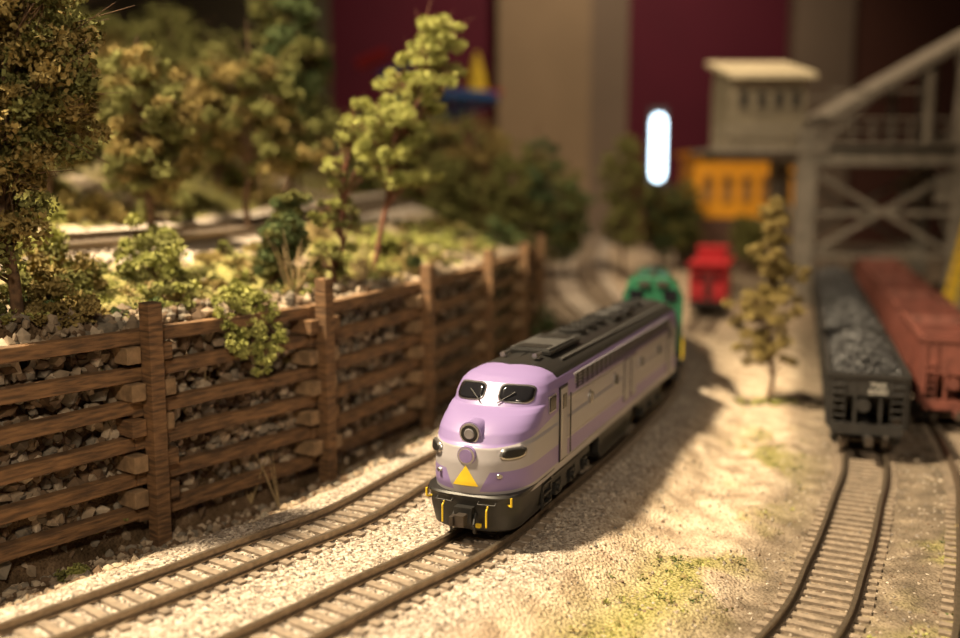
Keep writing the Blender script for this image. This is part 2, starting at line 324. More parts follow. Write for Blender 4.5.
for a in [(-.95,3.85,.09,.08,f_yel,14,.008),(-1.78,4.0,.13,.24,f_yel,22,.009),(-1.32,4.0,.14,.18,f_olive,20,.009,f_yel),(-1.2,3.8,.1,.1,f_yel,12,.009,f_olive),(-1.42,4.15,.12,.24,f_yel,18,.009,f_olive),(-1.6,3.75,.14,.14,f_brown,20,.009,f_olive),(-1.95,3.7,.14,.2,f_olive,20,.009,f_brown),(-1.75,3.3,.12,.14,f_brown,18,.009,f_olive),(-1.0,4.5,.12,.06,f_tan,12,.009),(-.5,4.75,.1,.07,f_olive,14,.009,f_brown),(-.35,5.2,.1,.09,f_brown,14,.009,f_green),(-.62,5.6,.14,.1,f_yel,14,.01),(-.3,6.2,.16,.1,f_yel,14,.011),(-.1,6.7,.16,.12,f_tan,14,.011,f_yel),(-.05,5.95,.09,.08,f_olive,12,.01),(.12,7.0,.15,.2,f_green,14,.011),(.45,7.5,.12,.25,f_green,14,.011),(-1.55,3.5,.14,.16,f_olive,22,.009,f_brown),(-1.4,3.3,.12,.12,f_brown,16,.009),(-1.27,3.24,.06,.05,f_olive,12,.007),(-.95,5.5,.15,.12,f_tan,14,.01),(-1.75,5.5,.16,.2,f_olive,16,.011)]:
    shrub(*a)
for k in range(210):
    q=along(1,.09,.80)[0];shrub(float(q[0]),float(q[1]),random.uniform(.03,.09),random.uniform(.02,.07),random.choice([f_olive,f_olive,f_yel,f_tan,f_brown,f_brown,f_green]),10,.0075,random.choice([f_olive,f_yel,f_brown]),60)
for k in range(30):
    x=random.uniform(-3.2,-1.0);y=random.uniform(5,9)
    if pdist([x],[y],UPPER[::4])[0][0]>.45:shrub(x,y,random.uniform(.1,.2),random.uniform(.08,.2),random.choice([f_olive,f_yel,f_tan,f_brown]),12,.014,None,60)
for k in range(6):shrub(1.62+random.gauss(0,.1),5.5+random.gauss(0,.06),.05,.02,f_olive,8,.007,f_yel,60)
for k in range(14):
    q=along(1,-.16,-.09)[0];shrub(float(q[0]),float(q[1]),.03,.015,f_olive,7,.006,f_brown,60)
shrub(-1.30,2.98,.06,.04,f_olive,16,.006,f_yel,80)
SH.make('hillside_shrubs',SHM)
mb=MB()
for (x,y,h) in [(-.48,4.62,.3),(-.5,4.6,.25),(-.72,4.15,.3),(-.74,4.12,.24),(-.98,3.6,.25),(-.84,3.72,.3)]:
    x-=.06;z=gz(x,y)
    for k in range(9):mb.cyl((x,y,z),(x+random.gauss(0,.05),y+random.gauss(0,.05),z+h*random.uniform(.6,1)),.0035,0,4,.001)
x,y=(-.78,3.68);z=gz(x,y)
for k in range(4):mb.cyl((x,y,z),(x+random.gauss(0,.03)-.02,y+random.gauss(0,.03),z+.26*random.uniform(.5,1)),.003,0,4,.001)
mb.make('dry_grass_stalks',[mat('straw',(.50,.37,.19),.9)])
p=np.c_[rng.uniform(-5,2.6,80000),rng.uniform(2.,10,80000)];h,s,dm,dy,du=H(p[:,0],p[:,1],True,True)
g=grassmask(p[:,0],p[:,1],s,dm,dy,du);k=rng.random(len(p))<g*.7*np.where(s<0,.4,1)
mb=MB()
for i in range(4):
    kk=k&(rng.integers(0,4,len(p))==i);C=np.c_[p[kk],h[kk]+.004];v,f=leafcloud(C,np.full(len(C),.018),8,.0055);mb.add(v,f,i)
mb.make('ground_turf',[f_yel,f_tan,f_olive,f_green])

# ------------------------------------------------------------ timber crib fence
m_wood=mat('timber',(.25,.135,.06),.8,0,.27,12,.5,col2=(.085,.048,.025),stretch=(1,1,7))
m_wood2=mat('timber_light',(.34,.22,.12),.8,0,.25,25,.3)
mb=MB()
for i in range(len(FENCE)-1):
    a=Vector((*FENCE[i],0));bb=Vector((*FENCE[i+1],0));d=(bb-a).normalized();n=Vector((d.y,-d.x,0))
    for k in range(6):
        z=.135+k*.125
        j=lambda:random.uniform(-.008,.008)
        mb.beam(a+d*-.06+n*(-.005+j())+Vector((0,0,z+j())),bb+d*.06+n*(-.005+j())+Vector((0,0,z+j())),.045,.048,0)
for i,(x,y) in enumerate(FENCE):
    a=Vector((x,y,0));q0=Vector((*FENCE[max(i-1,0)],0));q1=Vector((*FENCE[min(i+1,len(FENCE)-1)],0));d=(q1-q0).normalized();n=Vector((d.y,-d.x,0))
    ang=math.atan2(d.y,d.x);zt=.875+random.uniform(-.015,.02)
    mb.box((x+n.x*.055,y+n.y*.055,zt/2),(.055,.055,zt),0,rz=ang)
    for k in range(5):
        z=.198+k*.125
        for sgn in (-1,1):
            c=a+d*(sgn*.062);mb.beam(c-n*.10+Vector((0,0,z)),c+n*(.05+random.uniform(-.01,.015))+Vector((0,0,z)),.055,.058,1 if random.random()<.65 else 0)
mb.make('timber_crib_fence',[m_wood,m_wood2],bevel=.003)

# ------------------------------------------------------------ rolling stock helpers
m_blk=mat('black_plastic',(.018,.017,.016),.45,0,.1)
m_wheel=mat('wheel_metal',(.12,.10,.085),.4,.7,.1)
m_glass=mat('dark_glass',(.012,.012,.015),.08,0,.05)
m_chrome=mat('chrome_trim',(.55,.54,.55),.28,.9,.05)
m_yell=mat('yellow_paint',(.85,.60,.03),.5,0,.05)
m_grey=mat('dark_grey_paint',(.07,.068,.066),.5,0,.12)
def truck(mb,yc,nax,sp,wr,mi_f,mi_w,hw=.135):
    for i in range(nax):
        y=yc+(i-(nax-1)/2)*sp
        for s in (-1,1):
            mb.cyl((s*.078,y,wr),(s*.104,y,wr),wr,mi_w,20);mb.cyl((s*.074,y,wr),(s*.078,y,wr),wr*1.12,mi_w,20)
            mb.box((s*(hw+.005),y,wr+.004),(.03,.045,.045),mi_f)
            mb.cyl((s*(hw+.02),y,wr+.004),(s*(hw+.03),y,wr+.004),.014,mi_f,10)
            for q in(-.025,.025):mb.cyl((s*hw,y+q*1.3,wr+.02),(s*hw,y+q*1.3,wr+.06),.011,mi_f,8)
        mb.cyl((-.1,y,wr),(.1,y,wr),.014,mi_w,8)
    L=(nax-1)*sp+.14
    for s in(-1,1):
        mb.box((s*hw,yc,wr+.042),(.026,L,.022),mi_f);mb.box((s*hw,yc,wr-.012),(.02,L-.16 if L>.3 else L*.5,.02),mi_f)
        for q in range(nax-1):
            y=yc+(q-(nax-2)/2)*sp;mb.box((s*hw,y,wr+.015),(.028,.06,.05),mi_f)
    mb.box((0,yc,wr+.03),(.2,.12,.05),mi_f)

# ------------------------------------------------------------ streamlined passenger diesel
ZT=[.13,.18,.25,.30,.335,.36,.378,.390,.396,.465,.48,.495,.508,.515]
L0=[.01,0,.005,.020,.045,.080,.120,.160,.185,.245,.272,.325,.40,.48]
WZ=[.13,.38,.43,.455,.475,.49,.503,.512,.515];WW=[.166,.166,.164,.156,.140,.113,.078,.04,.004]
RZ=[.13,.30,.37,.39,.465,.515];RR=[.20,.19,.18,.14,.12,.1]
NN=2.3;LR=2.36
def surf(x,z):
    w=np.interp(z,WZ,WW);l0=np.interp(z,ZT,L0);r=np.interp(z,RZ,RR);t=min(abs(x)/w,.9999)
    return float(l0+r*(1-(1-t**NN)**(1/NN)))
def snorm(x,z):
    e=.002;gx=(surf(x+e,z)-surf(x-e,z))/(2*e);g2=(surf(x,z+e)-surf(x,z-e))/(2*e)
    n=Vector((gx,-1,g2));return n.normalized()
mb=MB()
zs=sorted(set(list(np.linspace(.13,.38,26))+list(np.linspace(.38,.515,34))+ZT))
ring=[];NA=41
for z in zs:
    w=float(np.interp(z,WZ,WW));l0=float(np.interp(z,ZT,L0));r=float(np.interp(z,RZ,RR));pts=[]
    for k in range(10):
        t=k/10;pts.append((w,LR+(l0+r-LR)*t,z))
    for k in range(NA):
        t=math.pi*k/(NA-1);cx=math.cos(t);sx=abs(math.sin(t))
        x=w*math.copysign(abs(cx)**(2/NN),cx);pts.append((x,l0+r*(1-sx**(2/NN)),z))
    for k in range(10):
        t=1-k/10 -.1;pts.append((-w,LR+(l0+r-LR)*max(t,0),z))
    ring.append(pts)
n=len(ring[0]);V=[p for r_ in ring for p in r_]
Fc=[(i*n+k,(i+1)*n+k,(i+1)*n+k+1,i*n+k+1) for i in range(len(ring)-1) for k in range(n-1)]
mb.add(V,Fc,0,True)
rear=[(i*n) for i in range(len(ring))]+[(i*n+n-1) for i in range(len(ring)-1,-1,-1)]
mb.add(V,[tuple(rear)],0)
mb.box((0,1.28,.13),(.32,2.14,.02),1)
def decal(cx,cz,a,b_,m,mi,off,shear=0.,rim=0.):
    V=[];nr,na=4,28
    def P(x,z,o):
        q=Vector((x,surf(x,z),z));return tuple(q+snorm(x,z)*o)
    V.append(P(cx,cz,off))
    for i in range(1,nr+1):
        for k in range(na):
            t=2*math.pi*k/na;c,s=math.cos(t),math.sin(t);x=math.copysign(abs(c)**(2/m),c)*a*i/nr;z=math.copysign(abs(s)**(2/m),s)*b_*i/nr
            V.append(P(cx+x,cz+z+shear*x,off))
    for k in range(na):
        p=Vector(V[1+(nr-1)*na+k]);d=snorm(p.x,p.z);V.append(tuple(p-d*(off+.004)))
    F=[(0,1+k,1+(k+1)%na) for k in range(na)]
    for i in range(nr):
        o=1+i*na
        F+=[(o+k,o+na+k,o+na+(k+1)%na,o+(k+1)%na) for k in range(na)]
    mb.add(V,F,mi,True)
for s in(-1,1):
    decal(s*.080,.434,.056,.028,4,2,.002,shear=-s*.06);decal(s*.080,.434,.0515,.0235,4,3,.0035,shear=-s*.06)
    mb.cyl((s*.03,surf(s*.03,.41)-.010,.408),(s*.08,surf(s*.08,.44)-.010,.442),.002,1,5)
yl=surf(0,.338)
mb.cyl((0,yl+.05,.338),(0,yl-.012,.338),.038,7,32);mb.cyl((0,yl-.010,.338),(0,yl-.020,.338),.035,2,32,.033);mb.cyl((0,yl-.020,.338),(0,yl-.022,.338),.028,1,32);mb.cyl((0,yl-.022,.338),(0,yl-.026,.338),.018,8,24,.015)
yl=surf(0,.272)
mb.cyl((0,yl+.02,.272),(0,yl-.006,.272),.031,7,28);mb.cyl((0,yl-.006,.272),(0,yl-.009,.272),.028,2,28);mb.cyl((0,yl-.009,.272),(0,yl-.012,.272),.022,7,28)
for s in(-1,1):
    decal(s*.126,.278,.028,.018,3,2,.010);decal(s*.126,.278,.023,.013,3,1,.014)
    decal(s*.10,.21,.007,.007,2,2,.010)
tri=[(-.042,.178),(.042,.178),(0,.242)]
V=[];F=[];NTR=6;idm={}
for i in range(NTR+1):
    for j in range(NTR+1-i):
        u,v_=i/NTR,j/NTR;w_=1-u-v_;x=tri[0][0]*w_+tri[1][0]*u+tri[2][0]*v_;z=tri[0][1]*w_+tri[1][1]*u+tri[2][1]*v_
        idm[(i,j)]=len(V);V.append(tuple(Vector((x,surf(x,z),z))+snorm(x,z)*.004))
for i in range(NTR):
    for j in range(NTR-i):
        F.append((idm[i,j],idm[i+1,j],idm[i,j+1]))
        if i+j<NTR-1:F.append((idm[i+1,j],idm[i+1,j+1],idm[i,j+1]))
mb.add(V,F,4)
pr=[];zz=[.02,.03,.08,.130,.142,.148];ll=[.03,.015,.006,.002,-.002,.004];ww=[.140,.146,.156,.162,.166,.166]
for z,l0,w in zip(zz,ll,ww):
    pts=[(w,.38,z)]
    for k in range(NA):
        t=math.pi*k/(NA-1);cx=math.cos(t);pts.append((w*math.copysign(abs(cx)**(2/3.4),cx),l0+.15*(1-abs(math.sin(t))**(2/3.4)),z))
    pts.append((-w,.38,z));pr.append(pts)
n=len(pr[0]);mb.add([p for r_ in pr for p in r_],[(i*n+k,(i+1)*n+k,(i+1)*n+k+1,i*n+k+1) for i in range(5) for k in range(n-1)]+[tuple(range(n))[::-1],tuple(range(5*n,6*n))],1,False)
mb.box((0,.0,.085),(.06,.05,.05),1);mb.box((0,-.03,.082),(.022,.06,.022),1);mb.box((.01,-.06,.082),(.03,.03,.036),5);mb.box((-.014,-.068,.082),(.012,.03,.03),5)
for s in(-1,1):
    mb.tube([(s*.132,.03,.118),(s*.146,.02,.118),(s*.146,.02,.145)],.0035,4)
    mb.tube([(s*.045,.0,.128),(s*.045,-.012,.122),(s*.10,-.004,.122),(s*.10,.008,.128)],.0025,1)
    mb.tube([(s*.075,.0,.115),(s*.075,-.012,.105),(s*.075,-.012,.05)],.003,4)
    mb.box((s*.045,-.004,.050),(.016,.012,.012),4)
    mb.tube([(s*.035,-.005,.09),(s*.04,-.03,.06),(s*.04,-.02,.03)],.005,1)
    for q in range(3):mb.box((s*.152,.31,.045+q*.035),(.03,.08,.007),1)
    for q in(.27,.35):mb.box((s*.160,q,.08),(.008,.007,.1),1)
    X=s*.166
    mb.box((X,1.38,.366),(.006,1.9,.005),2);mb.box((X,1.38,.222),(.005,1.9,.004),2);mb.box((X,1.38,.152),(.005,1.9,.003),2)
    mb.box((X,.345,.385),(.008,.070,.058),2);mb.box((X,.345,.385),(.011,.060,.048),3)
    mb.box((X,.465,.29),(.008,.085,.27),1);mb.box((X,.465,.29),(.011,.074,.255),6);mb.box((X,.465,.37),(.014,.04,.05),3)
    for q in(.413,.517):mb.tube([(X+s*.012,q,.17),(X+s*.012,q,.39)],.0025,2 if q<.5 else 1)
    mb.box((X*.97,1.38,.412),(.008,1.56,.062),6)
    for q in range(25):mb.box((X*.975,.63+q*.0625,.412),(.014,.004,.058),1)
    for q in range(5):mb.box((X*.975,1.38,.388+q*.012),(.013,1.54,.003),1)
    for q in(.80,1.16,1.6,1.95):
        mb.cyl((X,q,.315),(X+s*.005,q,.315),.028,2,20);mb.cyl((X,q,.315),(X+s*.007,q,.315),.023,3,20)
    for q in(1.34,1.46):mb.box((X,q,.28),(.006,.09,.19),1);mb.box((X,q,.28),(.009,.08,.18),6)
    mb.box((X,2.2,.29),(.006,.09,.27),1);mb.box((X,2.2,.29),(.009,.08,.26),6);mb.box((X,2.2,.36),(.012,.04,.05),3)
    mb.box((s*.145,1.2,.085),(.03,.5,.08),1);mb.box((s*.12,1.2,.06),(.08,.46,.07),1)
    mb.cyl((s*.13,.98,.05),(s*.13,1.42,.05),.022,1,12)
mb.box((0,1.2,.09),(.24,.56,.1),1)
truck(mb,.60,3,.165,.056,1,5,.14);truck(mb,1.84,3,.165,.056,1,5,.14)
mb.box((0,.74,.516),(.17,.36,.012),1);mb.box((0,.74,.526),(.15,.33,.008),9)
for q in(.62,.86):mb.box((0,q,.53),(.12,.08,.006),1)
for q in(1.09,1.23,1.37,1.9,2.04):
    mb.cyl((0,q,.51),(0,q,.53),.058,1,24);mb.cyl((0,q,.53),(0,q,.534),.05,9,24);mb.cyl((0,q,.53),(0,q,.538),.014,1,10)
    for k in range(6):
        a=k*math.pi/6;mb.beam((-.05*math.cos(a),q-.05*math.sin(a),.537),(.05*math.cos(a),q+.05*math.sin(a),.537),.004,.003,1)
for q in(1.56,1.74):mb.box((0,q,.52),(.14,.13,.02),1);mb.box((0,q,.532),(.06,.1,.01),9)
for s in(-1,1):
    mb.box((s*.112,1.45,.492),(.012,1.7,.006),9)
    mb.cyl((s*.06,.46,.522),(s*.06,.53,.522),.010,2,8,.005);mb.cyl((s*.06,.50,.50),(s*.06,.50,.522),.004,2,6)
for q in np.arange(.68,2.3,.12):mb.box((0,q,.5135),(.10,.006,.006),9)
mb.box((0,LR+.015,.28),(.12,.05,.32),1)
lv=bpy.data.materials.new('purple_silver_livery');lv.use_nodes=True;nt=lv.node_tree;b=nt.nodes['Principled BSDF'];b.inputs['Roughness'].default_value=.38
tc=nt.nodes.new('ShaderNodeTexCoord');sp=nt.nodes.new('ShaderNodeSeparateXYZ');nt.links.new(tc.outputs['Object'],sp.inputs[0])
def M(op,a,b_,c_=None):
    m=nt.nodes.new('ShaderNodeMath');m.operation=op
    for i,v in enumerate((a,b_,c_)):
        if v is None:continue
        if isinstance(v,(int,float)):m.inputs[i].default_value=v
        else:nt.links.new(v,m.inputs[i])
    return m.outputs[0]
def band(v,a,b_):return M('MULTIPLY',M('GREATER_THAN',v,a),M('LESS_THAN',v,b_))
Xn=M('ABSOLUTE',sp.outputs[0],0.);Yn=sp.outputs[1];Zn=sp.outputs[2]
lav=band(Zn,.155,.218)
lav=M('MULTIPLY',lav,M('GREATER_THAN',Xn,M('ADD',.075,M('MULTIPLY',M('SUBTRACT',.218,Zn),-.5))))
cab=M('MULTIPLY',M('GREATER_THAN',Zn,M('ADD',.288,M('MULTIPLY',Yn,.12))),M('LESS_THAN',Yn,.415))
up_=M('GREATER_THAN',Zn,.368)
lav=M('MAXIMUM',M('MAXIMUM',lav,cab),up_)
roof=M('MULTIPLY',M('GREATER_THAN',Zn,.448),M('GREATER_THAN',Yn,M('ADD',.375,M('MULTIPLY',Xn,.35))))
def MC(f,a,b_):
    m=nt.nodes.new('ShaderNodeMix');m.data_type='RGBA'
    for k,v in (('Factor',f),('A',a),('B',b_)):
        if isinstance(v,tuple):m.inputs[k].default_value=(*v,1)
        else:nt.links.new(v,m.inputs[k])
    return m.outputs['Result']
SIL=(.36,.34,.36);LAVC=(.255,.19,.41)
col=MC(lav,SIL,LAVC);col=MC(roof,col,(.02,.019,.018));nt.links.new(col,b.inputs['Base Color'])
m_silver=mat('silver_paint',SIL,.4,.1,.03);m_lav=mat('lavender_paint',LAVC,.35,0,.03)
m_lens=mat('headlight_lens',(.25,.24,.26),.1,.3,.05)
TH=.40
mb.V=[(x,y,z*.98) for x,y,z in mb.V]
loco=mb.make('passenger_diesel_locomotive',[lv,m_blk,m_chrome,m_glass,m_yell,m_wheel,m_silver,m_lav,m_lens,m_grey],(-.045,2.97,.163),-TH)

# ------------------------------------------------------------ green diesel behind
m_gr=mat('green_paint',(.02,.125,.062),.4,0,.1);mb=MB()
mb.box((0,.95,.13),(.34,1.9,.03),1)
mb.extr([(-.165,.14),(.165,.14),(.165,.43),(.145,.49),(.09,.53),(-.09,.53),(-.145,.49),(-.165,.43)],.22,.62,0)
mb.extr([(-.125,.14),(.125,.14),(.125,.41),(.09,.46),(-.09,.46),(-.125,.41)],.62,1.80,0)
mb.extr([(-.12,.14),(.12,.14),(.12,.36),(.08,.41),(-.08,.41),(-.12,.36)],.05,.22,0)
for s in(-1,1):
    mb.box((s*.168,.42,.39),(.006,.24,.09),2);mb.box((s*.095,.216,.445),(.075,.008,.06),2);mb.box((s*.10,.214,.335),(.04,.008,.1),1)
    mb.box((s*.05,.214,.505),(.06,.02,.028),4)
    mb.tube([(s*.165,.05,.145),(s*.165,.05,.24),(s*.165,1.85,.24),(s*.165,1.85,.145)],.004,3)
    for q in np.arange(.7,1.8,.2):mb.tube([(s*.165,q,.145),(s*.165,q,.24)],.003,3)
    for q in np.arange(.72,1.7,.14):mb.box((s*.127,q,.29),(.006,.10,.20),1 if int(q*100)%3==0 else 0)
for q in(.8,1.05,1.3,1.55):mb.cyl((0,q,.46),(0,q,.485),.06,0,20);mb.cyl((0,q,.485),(0,q,.49),.05,1,20)
for s in(-1,1):mb.cyl((s*.025,.06,.37),(s*.025,.035,.37),.020,4,12)
mb.cyl((0,.36,.54),(0,.5,.54),.014,4,8);mb.box((0,.42,.534),(.2,.02,.012),1)
mb.box((0,.01,.09),(.3,.03,.09),1);mb.box((0,1.89,.09),(.3,.03,.09),1);mb.box((0,.95,.09),(.22,.4,.09),1)
truck(mb,.42,2,.26,.056,1,4);truck(mb,1.48,2,.26,.056,1,4)
mb.V=[(x,y,z*1.08) for x,y,z in mb.V]
mb.make('road_switcher_locomotive',[m_gr,m_blk,m_glass,m_yell,m_wheel],(.935,5.26,.163),-math.atan2(.33,1.9),bevel=.006)

m_red=mat('red_paint',(.55,.02,.03),.45,0,.1);mb=MB()
mb.box((0,.55,.31),(.34,.85,.34),0);mb.box((0,.55,.49),(.38,1.05,.02),0);mb.box((0,.62,.55),(.26,.3,.12),0);mb.box((0,.62,.62),(.30,.34,.015),0);mb.box((0,.55,.13),(.34,1.1,.03),1)
mb.box((-.09,.12,.36),(.06,.012,.09),2);mb.box((.09,.12,.36),(.06,.012,.09),2);mb.box((0,.118,.28),(.06,.012,.24),1)
for s in(-1,1):
    for q in(.35,.75):mb.box((s*.172,q,.35),(.008,.1,.09),2)
    mb.tube([(s*.16,.01,.13),(s*.16,.01,.48)],.006,0);mb.tube([(s*.16,.01,.24),(s*.04,.01,.24)],.008,0)
truck(mb,.25,2,.18,.05,1,4);truck(mb,.85,2,.18,.05,1,4)
mb.make('caboose',[m_red,m_blk,m_glass,m_yell,m_wheel],(2.12,9.1,.02),-.30,bevel=.004)

# ------------------------------------------------------------ hopper cars
m_coal=mat('coal',(.035,.034,.036),.5,0,.3,60)
m_coalhl=mat('coal_shiny',(.10,.10,.105),.45,.1,.2,60)
m_hblk=mat('hopper_black',(.03,.028,.027),.5,0,.2)
m_rust=mat('oxide_red',(.20,.06,.042),.65,0,.2,12)
m_rustin=mat('oxide_red_inside',(.27,.10,.075),.75,0,.25,9)
m_white=mat('white_lettering',(.5,.48,.44),.6,0,.02)
def hopper(name,x,y,zr,th,paint,loaded,lab=None,L=1.30,hh=.375,hw=.165):
    mb=MB();zb=.14
    for s in(-1,1):
        mb.box((s*hw,L/2,(zb+hh)/2),(.008,L,hh-zb),0);mb.box((s*(hw+.004),L/2,hh),(.026,L+.01,.016),0);mb.box((s*(hw+.004),L/2,zb),(.018,L,.02),0)
        for q in np.linspace(.02,L-.02,10):mb.box((s*(hw+.009),q,(zb+hh)/2),(.014,.016,hh-zb),0)
    for e,sg in((0,1),(L,-1)):
        mb.box((0,e,(hh+.29)/2),(hw*2,.01,hh-.27),0);mb.box((0,e,hh),(hw*2+.02,.026,.018),0)
        mb.box((0,e+sg*.0,.125),(.31,.03,.05),0)
        a=[(-hw,e+sg*.01,.30),(hw,e+sg*.01,.30),(hw,e+sg*.34,.12),(-hw,e+sg*.34,.12)]
        mb.add(a+[(p[0],p[1],p[2]-.01) for p in a],[(0,1,2,3),(7,6,5,4),(0,4,5,1),(1,5,6,2),(2,6,7,3),(3,7,4,0)],0 if loaded else 4)
        for q in(-.158,-.055,.055,.158):mb.box((q,e,.23),(.014,.018,.2),0)
        for s in(-1,1):
            for r_ in range(6):mb.tube([(s*.10,e-sg*.012,.15+r_*.036),(s*.152,e-sg*.012,.15+r_*.036)],.004,0)
            for q in(.10,.152):mb.tube([(s*q,e-sg*.012,.12),(s*q,e-sg*.012,hh)],.003,0)
        mb.cyl((-.02,e-sg*.02,.24),(-.02,e-sg*.035,.24),.03,0,14)
        mb.box((0,e-sg*.05,.09),(.025,.1,.025),0);mb.box((.006,e-sg*.1,.09),(.034,.035,.04),2)
    mb.box((0,L/2,.115),(.05,L,.035),0)
    for q in(.42,.65,.88):
        mb.box((0,q,.10),(.27,.13,.10),0,taper=1.18)
    if not loaded:
        mb.box((0,L/2,.15),(hw*2-.02,L*.55,.01),4)
        for s in(-1,1):mb.box((s*(hw-.007),L/2,(zb+hh)/2),(.004,L-.02,hh-zb-.02),4)
        for e,sg in((0,1),(L,-1)):mb.box((0,e+sg*.009,(hh+.30)/2),(hw*2-.02,.004,hh-.31),4)
        for q in(.33,.66):mb.box((0,L*q,hh-.04),(hw*2,.016,.04),0)
        mb.add([(-hw*.95,.5,.156),(hw*.95,.5,.156),(hw*.95,.65,.25),(-hw*.95,.65,.25),(hw*.95,.8,.156),(-hw*.95,.8,.156)],[(0,1,2,3),(3,2,4,5)],4)
    HP=.085
    if loaded:
        NXc,NYc=14,50;V=[]
        for i in range(NYc+1):
            for j in range(NXc+1):
                u=i/NYc;v_=j/NXc*2-1;yy=.015+u*(L-.03)
                hgt=hh-.02+HP*(1-v_*v_)*min(1,math.sin(math.pi*u)*2.)+random.uniform(-.006,.006)+.012*math.sin(u*14)
                V.append((v_*hw*.97,yy,hgt))
        mb.add(V,[(i*(NXc+1)+j,i*(NXc+1)+j+1,(i+1)*(NXc+1)+j+1,(i+1)*(NXc+1)+j) for i in range(NYc) for j in range(NXc)],1)
    truck(mb,.2,2,.19,.05,3,2,.125);truck(mb,L-.2,2,.19,.05,3,2,.125)
    ob=mb.make(name,[paint,m_coal,m_wheel,m_blk,m_rustin],(x,y,zr),-th)
    if loaded:
        nC=1600;px=rng.uniform(-1,1,nC);py=rng.uniform(.03,L-.03,nC);pz=hh-.02+HP*(1-px*px)*np.minimum(1,np.sin(np.pi*py/L)*2.)+.012*np.sin(py/L*14)
        stones('coal_load',np.c_[px*hw*.93,py,pz],rng.uniform(.006,.015,nC),[m_coal,m_coal,m_coalhl],parent=ob)
    if lab:
        cu=bpy.data.curves.new('car_number','FONT');cu.body=lab;cu.size=.034;cu.align_x='CENTER';cu.extrude=.001;cu.space_line=.9;cu.materials.append(m_white)
        o=bpy.data.objects.new('car_number',cu);SC.collection.objects.link(o);o.parent=ob;o.location=(.04,-.022,.325);o.rotation_euler=(math.pi/2,0,0)
    return ob
def put(track_,y0,n,L,gap,fn):
    s=np.concatenate([[0],np.cumsum(np.linalg.norm(np.diff(track_,axis=0),axis=1))]);q=np.interp(y0,track_[:,1],s)
    for i in range(n):
        a=np.array([np.interp(q,s,track_[:,0]),np.interp(q,s,track_[:,1])]);e=np.array([np.interp(q+L,s,track_[:,0]),np.interp(q+L,s,track_[:,1])])
        z=float(H(a[0:1],a[1:2],False)[0])+.035
        fn(i,a[0],a[1],z,math.atan2(e[0]-a[0],e[1]-a[1]));q+=L+gap
put(COAL,4.42,4,1.30,.17,lambda i,x,y,z,t:hopper('coal_hopper_car',x,y,z,t,m_hblk,True,'TNX\n65983' if i==0 else None))
put(RUST,4.90,5,1.12,.26,lambda i,x,y,z,t:hopper('ore_hopper_car',x,y,z,t,m_rust,False,L=1.12,hh=.46))

# ------------------------------------------------------------ coal loading tower
m_conc=mat('weathered_grey',(.27,.24,.20),.8,0,.15,8);m_cream=mat('cream_siding',(.34,.29,.21),.8,0,.1,8);m_roof=mat('light_roof',(.75,.66,.46),.7,0,.08,8);m_dk=mat('dark_window',(.08,.07,.06),.3)
mb=MB()
for y in(10.3,11.2):
    mb.box((3.38,y,.9),(.19,.15,1.85),0);mb.box((5.0,y,1.35),(.15,.15,2.75),0);mb.box((6.6,y,1.6),(.15,.15,3.3),0)
    mb.box((3.38,y,.06),(.26,.24,.12),0)
    mb.box((4.2,y,1.55),(1.8,.1,.16),0);mb.box((4.2,y,1.66),(1.85,.16,.03),0);mb.box((4.2,y,1.46),(1.85,.16,.03),0);mb.box((4.2,y,1.92),(1.8,.02,.02),0);mb.box((4.2,y,1.80),(1.8,.015,.015),0)
    mb.box((5.0,y,.95),(3.3,.05,.05),0);mb.box((4.2,y,.5),(1.7,.04,.04),0)
    mb.beam((3.4,y,.5),(5.0,y,1.42),.045,.045,0);mb.beam((3.4,y,1.42),(5.0,y,.5),.045,.045,0)
    mb.beam((5.0,y,.5),(6.6,y,1.42),.045,.045,0);mb.beam((5.0,y,1.42),(6.6,y,.5),.045,.045,0)
    for k in range(9):mb.box((3.45+k*.2,y,1.79),(.015,.015,.27),0)
    mb.beam((3.6,y,1.92),(7.4,y,4.05),.05,.06,0)
    mb.beam((3.55,y,1.68),(4.1,y,2.18),.03,.03,0)
    mb.box((4.62,y,2.0),(.06,.06,.8),0);mb.box((4.1,y,2.20),(1.0,.025,.025),0);mb.box((4.9,y,1.2),(.3,.05,.3),0)
for x in(3.38,5.0,6.6):
    mb.box((x,10.75,1.5),(.07,.9,.07),0);mb.box((x,10.75,.95),(.05,.9,.05),0);mb.beam((x,10.3,.5),(x,11.2,1.45),.035,.035,0)
mb.box((4.2,10.75,1.60),(1.8,1.0,.05),0);mb.box((5.8,10.75,1.75),(1.6,1.0,.06),0)
mb.beam((3.6,10.75,1.95),(7.4,10.75,4.08),.8,.04,0)
mb.box((2.95,10.75,1.60),(1.25,1.1,.05),0);mb.box((2.95,10.75,1.54),(1.0,.9,.06),0)
for q in np.linspace(2.36,3.54,9):mb.box((q,10.22,1.72),(.015,.015,.2),0)
mb.box((2.95,10.22,1.82),(1.2,.02,.02),0);mb.box((2.95,10.22,1.72),(1.2,.015,.015),0)
mb.box((2.95,10.75,1.98),(.86,.8,.72),1)
for q in(2.67,2.87,3.06,3.25):mb.box((q,10.345,2.12),(.13,.02,.20),1);mb.box((q,10.335,2.12),(.10,.02,.17),2);mb.box((q,10.34,1.99),(.15,.03,.03),1)
for q in np.arange(1.68,2.34,.06):mb.box((2.95,10.349,q),(.86,.006,.008),1)
mb.add([(2.47,10.2,2.32),(3.43,10.2,2.32),(3.43,11.3,2.56),(2.47,11.3,2.56),(2.47,10.2,2.37),(3.43,10.2,2.37),(3.43,11.3,2.61),(2.47,11.3,2.61)],[(0,3,2,1),(4,5,6,7),(0,1,5,4),(1,2,6,5),(2,3,7,6),(3,0,4,7)],3)
mb.box((2.95,10.9,2.38),(.84,.5,.2),1)
